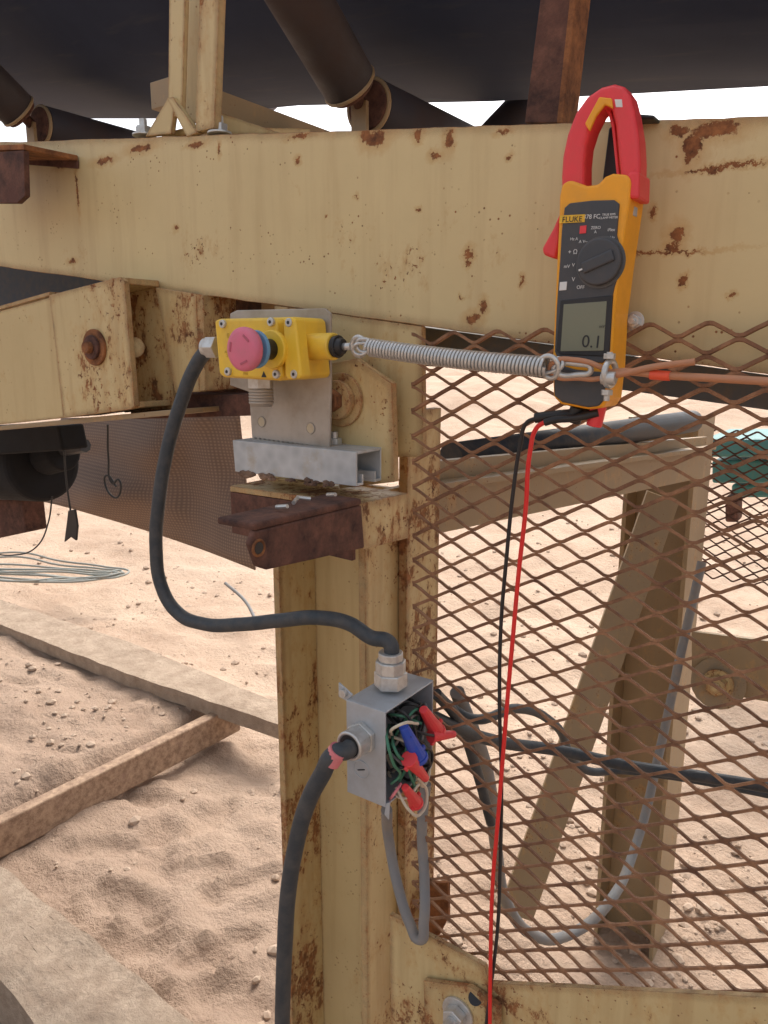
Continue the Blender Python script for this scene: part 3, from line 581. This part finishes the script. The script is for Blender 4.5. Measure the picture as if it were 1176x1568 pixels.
# ---------------- ground ----------------
LA=(G(0,940),G(420,1105)); LB=(G(0,1290),G(358,1098))
def sd(p,l):
    a,b=l; d=(b-a); d.z=0; d.normalize(); n=Vector((-d.y,d.x,0)); return (p-a).dot(n),(p-a).dot(d)/(b-a).length
camside=sd(Vector((C.x,C.y,0)),LB)[0]
def sm(a,b,x):
    t=max(0,min(1,(x-a)/(b-a))); return t*t*(3-2*t)
prints=[(G(230,1220),.5),(G(290,1330),.9),(G(200,1380),.3),(G(330,1450),1.2),(G(150,1300),.7),(G(280,1450),.4),(G(380,1350),1.0),(G(180,1440),1.4),(G(240,1290),2.2),(G(320,1250),1.7),(G(350,1520),.2)]
def gh(x,y):
    p=Vector((x,y,0)); h=.05*noise.noise(p*.7)+.03*noise.fractal(p*2.3,1,2,5)
    sB,tB_=sd(p,LB); sB*= -1 if camside>0 else 1
    w=1-sm(1.02,1.3,tB_)
    k=sm(-.03,.05,sB)*w
    h+=.13*k
    h+=.02*noise.fractal(p*7,1,2,4)+.008*noise.fractal(p*26,1,2,3)*(1+k)
    if k<.5:
        for q,an in prints:
            d=p-q
            if abs(d.x)<.3 and abs(d.y)<.3:
                u=d.x*math.cos(an)+d.y*math.sin(an); v=-d.x*math.sin(an)+d.y*math.cos(an)
                e=(u/.14)**2+(v/.055)**2
                h+= -.020*(1-sm(.6,1.1,e))+.010*sm(.9,1.2,e)*(1-sm(1.2,2.2,e))
    r=math.hypot(x+1,y-1); h+=.25*sm(5,14,r)*(1+noise.noise(p*.15))+ (.35*noise.noise(p*.4) if r>7 else 0)*sm(7,12,r)
    return h-.02
N=440; bq=6.5; aq=.75; cx,cy=-1.3,.9
bm=bmesh.new(); grid=[]
for i in range(N+1):
    x=cx+aq*math.sinh(bq*(2*i/N-1)); row=[]
    for j in range(N+1):
        y=cy+aq*math.sinh(bq*(2*j/N-1)); row.append(bm.verts.new((x,y,gh(x,y))))
    grid.append(row)
for i in range(N):
    for j in range(N): bm.faces.new((grid[i][j],grid[i+1][j],grid[i+1][j+1],grid[i][j+1])).smooth=True
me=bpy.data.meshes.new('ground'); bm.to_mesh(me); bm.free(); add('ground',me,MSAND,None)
def slab(name,pp,z,th,mat,n=3,amp=.010):
    pts=[G(a,b,z) for a,b in pp]; bm=bmesh.new(); f=bm.faces.new([bm.verts.new(p) for p in pts])
    r=bmesh.ops.extrude_face_region(bm,geom=[f]); vs=[v for v in r['geom'] if isinstance(v,bmesh.types.BMVert)]
    for v in vs: v.co.z-=th
    bmesh.ops.recalc_face_normals(bm,faces=bm.faces); bmesh.ops.triangulate(bm,faces=bm.faces)
    for _ in range(n+2):
        es=[e for e in bm.edges if e.calc_length()>.035]
        if es: bmesh.ops.subdivide_edges(bm,edges=es,cuts=1)
        bmesh.ops.triangulate(bm,faces=[f for f in bm.faces if len(f.verts)>4])
    for v in bm.verts: v.co+=Vector((noise.noise(v.co*9),noise.noise(v.co*9+Vector((5,5,5))),noise.noise(v.co*12+Vector((3,3,3)))))*amp
    me=bpy.data.meshes.new(name); bm.to_mesh(me); bm.free(); return add(name,me,mat,None)
slab('concrete_curb',[(-120,880),(0,918),(200,984),(436,1080),(436,1112),(190,1030),(0,956),(-120,918)],.17,.06,MCON,3,.004)
slab('concrete_sleeper',[(-200,1190),(-60,1272),(60,1375),(190,1478),(330,1600),(420,1700),(160,1700),(60,1580),(0,1500),(-80,1430),(-200,1340)],.14,.13,MCON)
g=grp('buried_steel_edge'); MGR=rustm('ground_rust',(.22,.135,.085),(.47,.32,.21)); q1=G(-80,1322,.066);q2=G(362,1096,.066); bar('flat',q1,q2,.045,.115,MGR,g,bw=.006)
g=grp('cable_coil'); MW=simple('weathered_rope',(.32,.33,.30),.9)
for k in range(6):
    rj=lambda s:random.uniform(-s,s)
    tube('strand',[G(-30,850+k*7+rj(3),.2),G(30,846+k*8+rj(4),.22),G(90,858+k*5+rj(4),.2),G(150+rj(12),868+k*3,.21),G(190+rj(8),878+rj(3),.2),G(140,886+rj(3),.2),G(60,880+k*2+rj(5),.2),G(-30,872+k*3,.2)],.0065,MW,g)
g=grp('rebar_stakes'); tube('rod',[G(345,893,.2),G(375,920,.15),G(392,950,.1)],.009,MGC,g)
bm=bmesh.new()
def stone(x,y,r):
    mt=Matrix.Translation((x,y,gh(x,y)+r*.15))@Matrix.Rotation(random.random()*6,4,'Z')@Matrix.Diagonal((r*random.uniform(.8,1.4),r,r*random.uniform(.5,.8),1))
    res=bmesh.ops.create_icosphere(bm,subdivisions=1,radius=1)
    o_=Vector((random.random()*50,0,0))
    for v in res['verts']: v.co*=1+.35*noise.noise(v.co*1.3+o_)
    bmesh.ops.transform(bm,matrix=mt,verts=res['verts'])
for _ in range(4600):
    px=random.uniform(0,1176);py=random.uniform(700,1568); p=G(px,py)
    if random.random()<.5: p+=Vector((random.uniform(-.5,.5),random.uniform(-.5,.5),0))
    sB=sd(p,LB)[0]*(-1 if camside>0 else 1)
    if px<420 and sB<0 and random.random()<.85: continue
    if noise.noise(Vector((p.x*1.7,p.y*1.7,3)))<-.05: continue
    stone(p.x,p.y,random.choice((.003,.003,.004,.005,.006,.008,.012,.016))*random.uniform(.6,1.2)*(1+max(0,p.y)*.10))
me=bpy.data.meshes.new('gravel'); bm.to_mesh(me); bm.free(); add('gravel',me,MPEB,None)
# ---------------- light: high hazy sun from beyond the conveyor ----------------
EL,AZ=math.radians(54),math.radians(345)
sv=Vector((math.sin(AZ)*math.cos(EL),math.cos(AZ)*math.cos(EL),math.sin(EL)))
ld=bpy.data.lights.new('sun','SUN'); ld.energy=1.4; ld.angle=math.radians(24); ld.color=(1,.95,.88)
lo=bpy.data.objects.new('sun',ld); scene.collection.objects.link(lo); lo.rotation_euler=(-sv).to_track_quat('-Z','Y').to_euler()
wd=bpy.data.worlds.new('World'); scene.world=wd; wd.use_nodes=True; nt=wd.node_tree; bg=nt.nodes['Background']
sk=nt.nodes.new('ShaderNodeTexSky'); sk.sky_type='NISHITA'; sk.sun_disc=False; sk.sun_elevation=EL; sk.sun_rotation=AZ; sk.dust_density=6; sk.air_density=1; sk.ozone_density=1
hs=nt.nodes.new('ShaderNodeHueSaturation'); hs.inputs['Saturation'].default_value=.4; hs.inputs['Value'].default_value=1.85
nt.links.new(sk.outputs[0],hs.inputs['Color']); nt.links.new(hs.outputs[0],bg.inputs[0]); bg.inputs[1].default_value=.15
scene.view_settings.view_transform='Standard'; scene.view_settings.look='None'; scene.view_settings.exposure=0
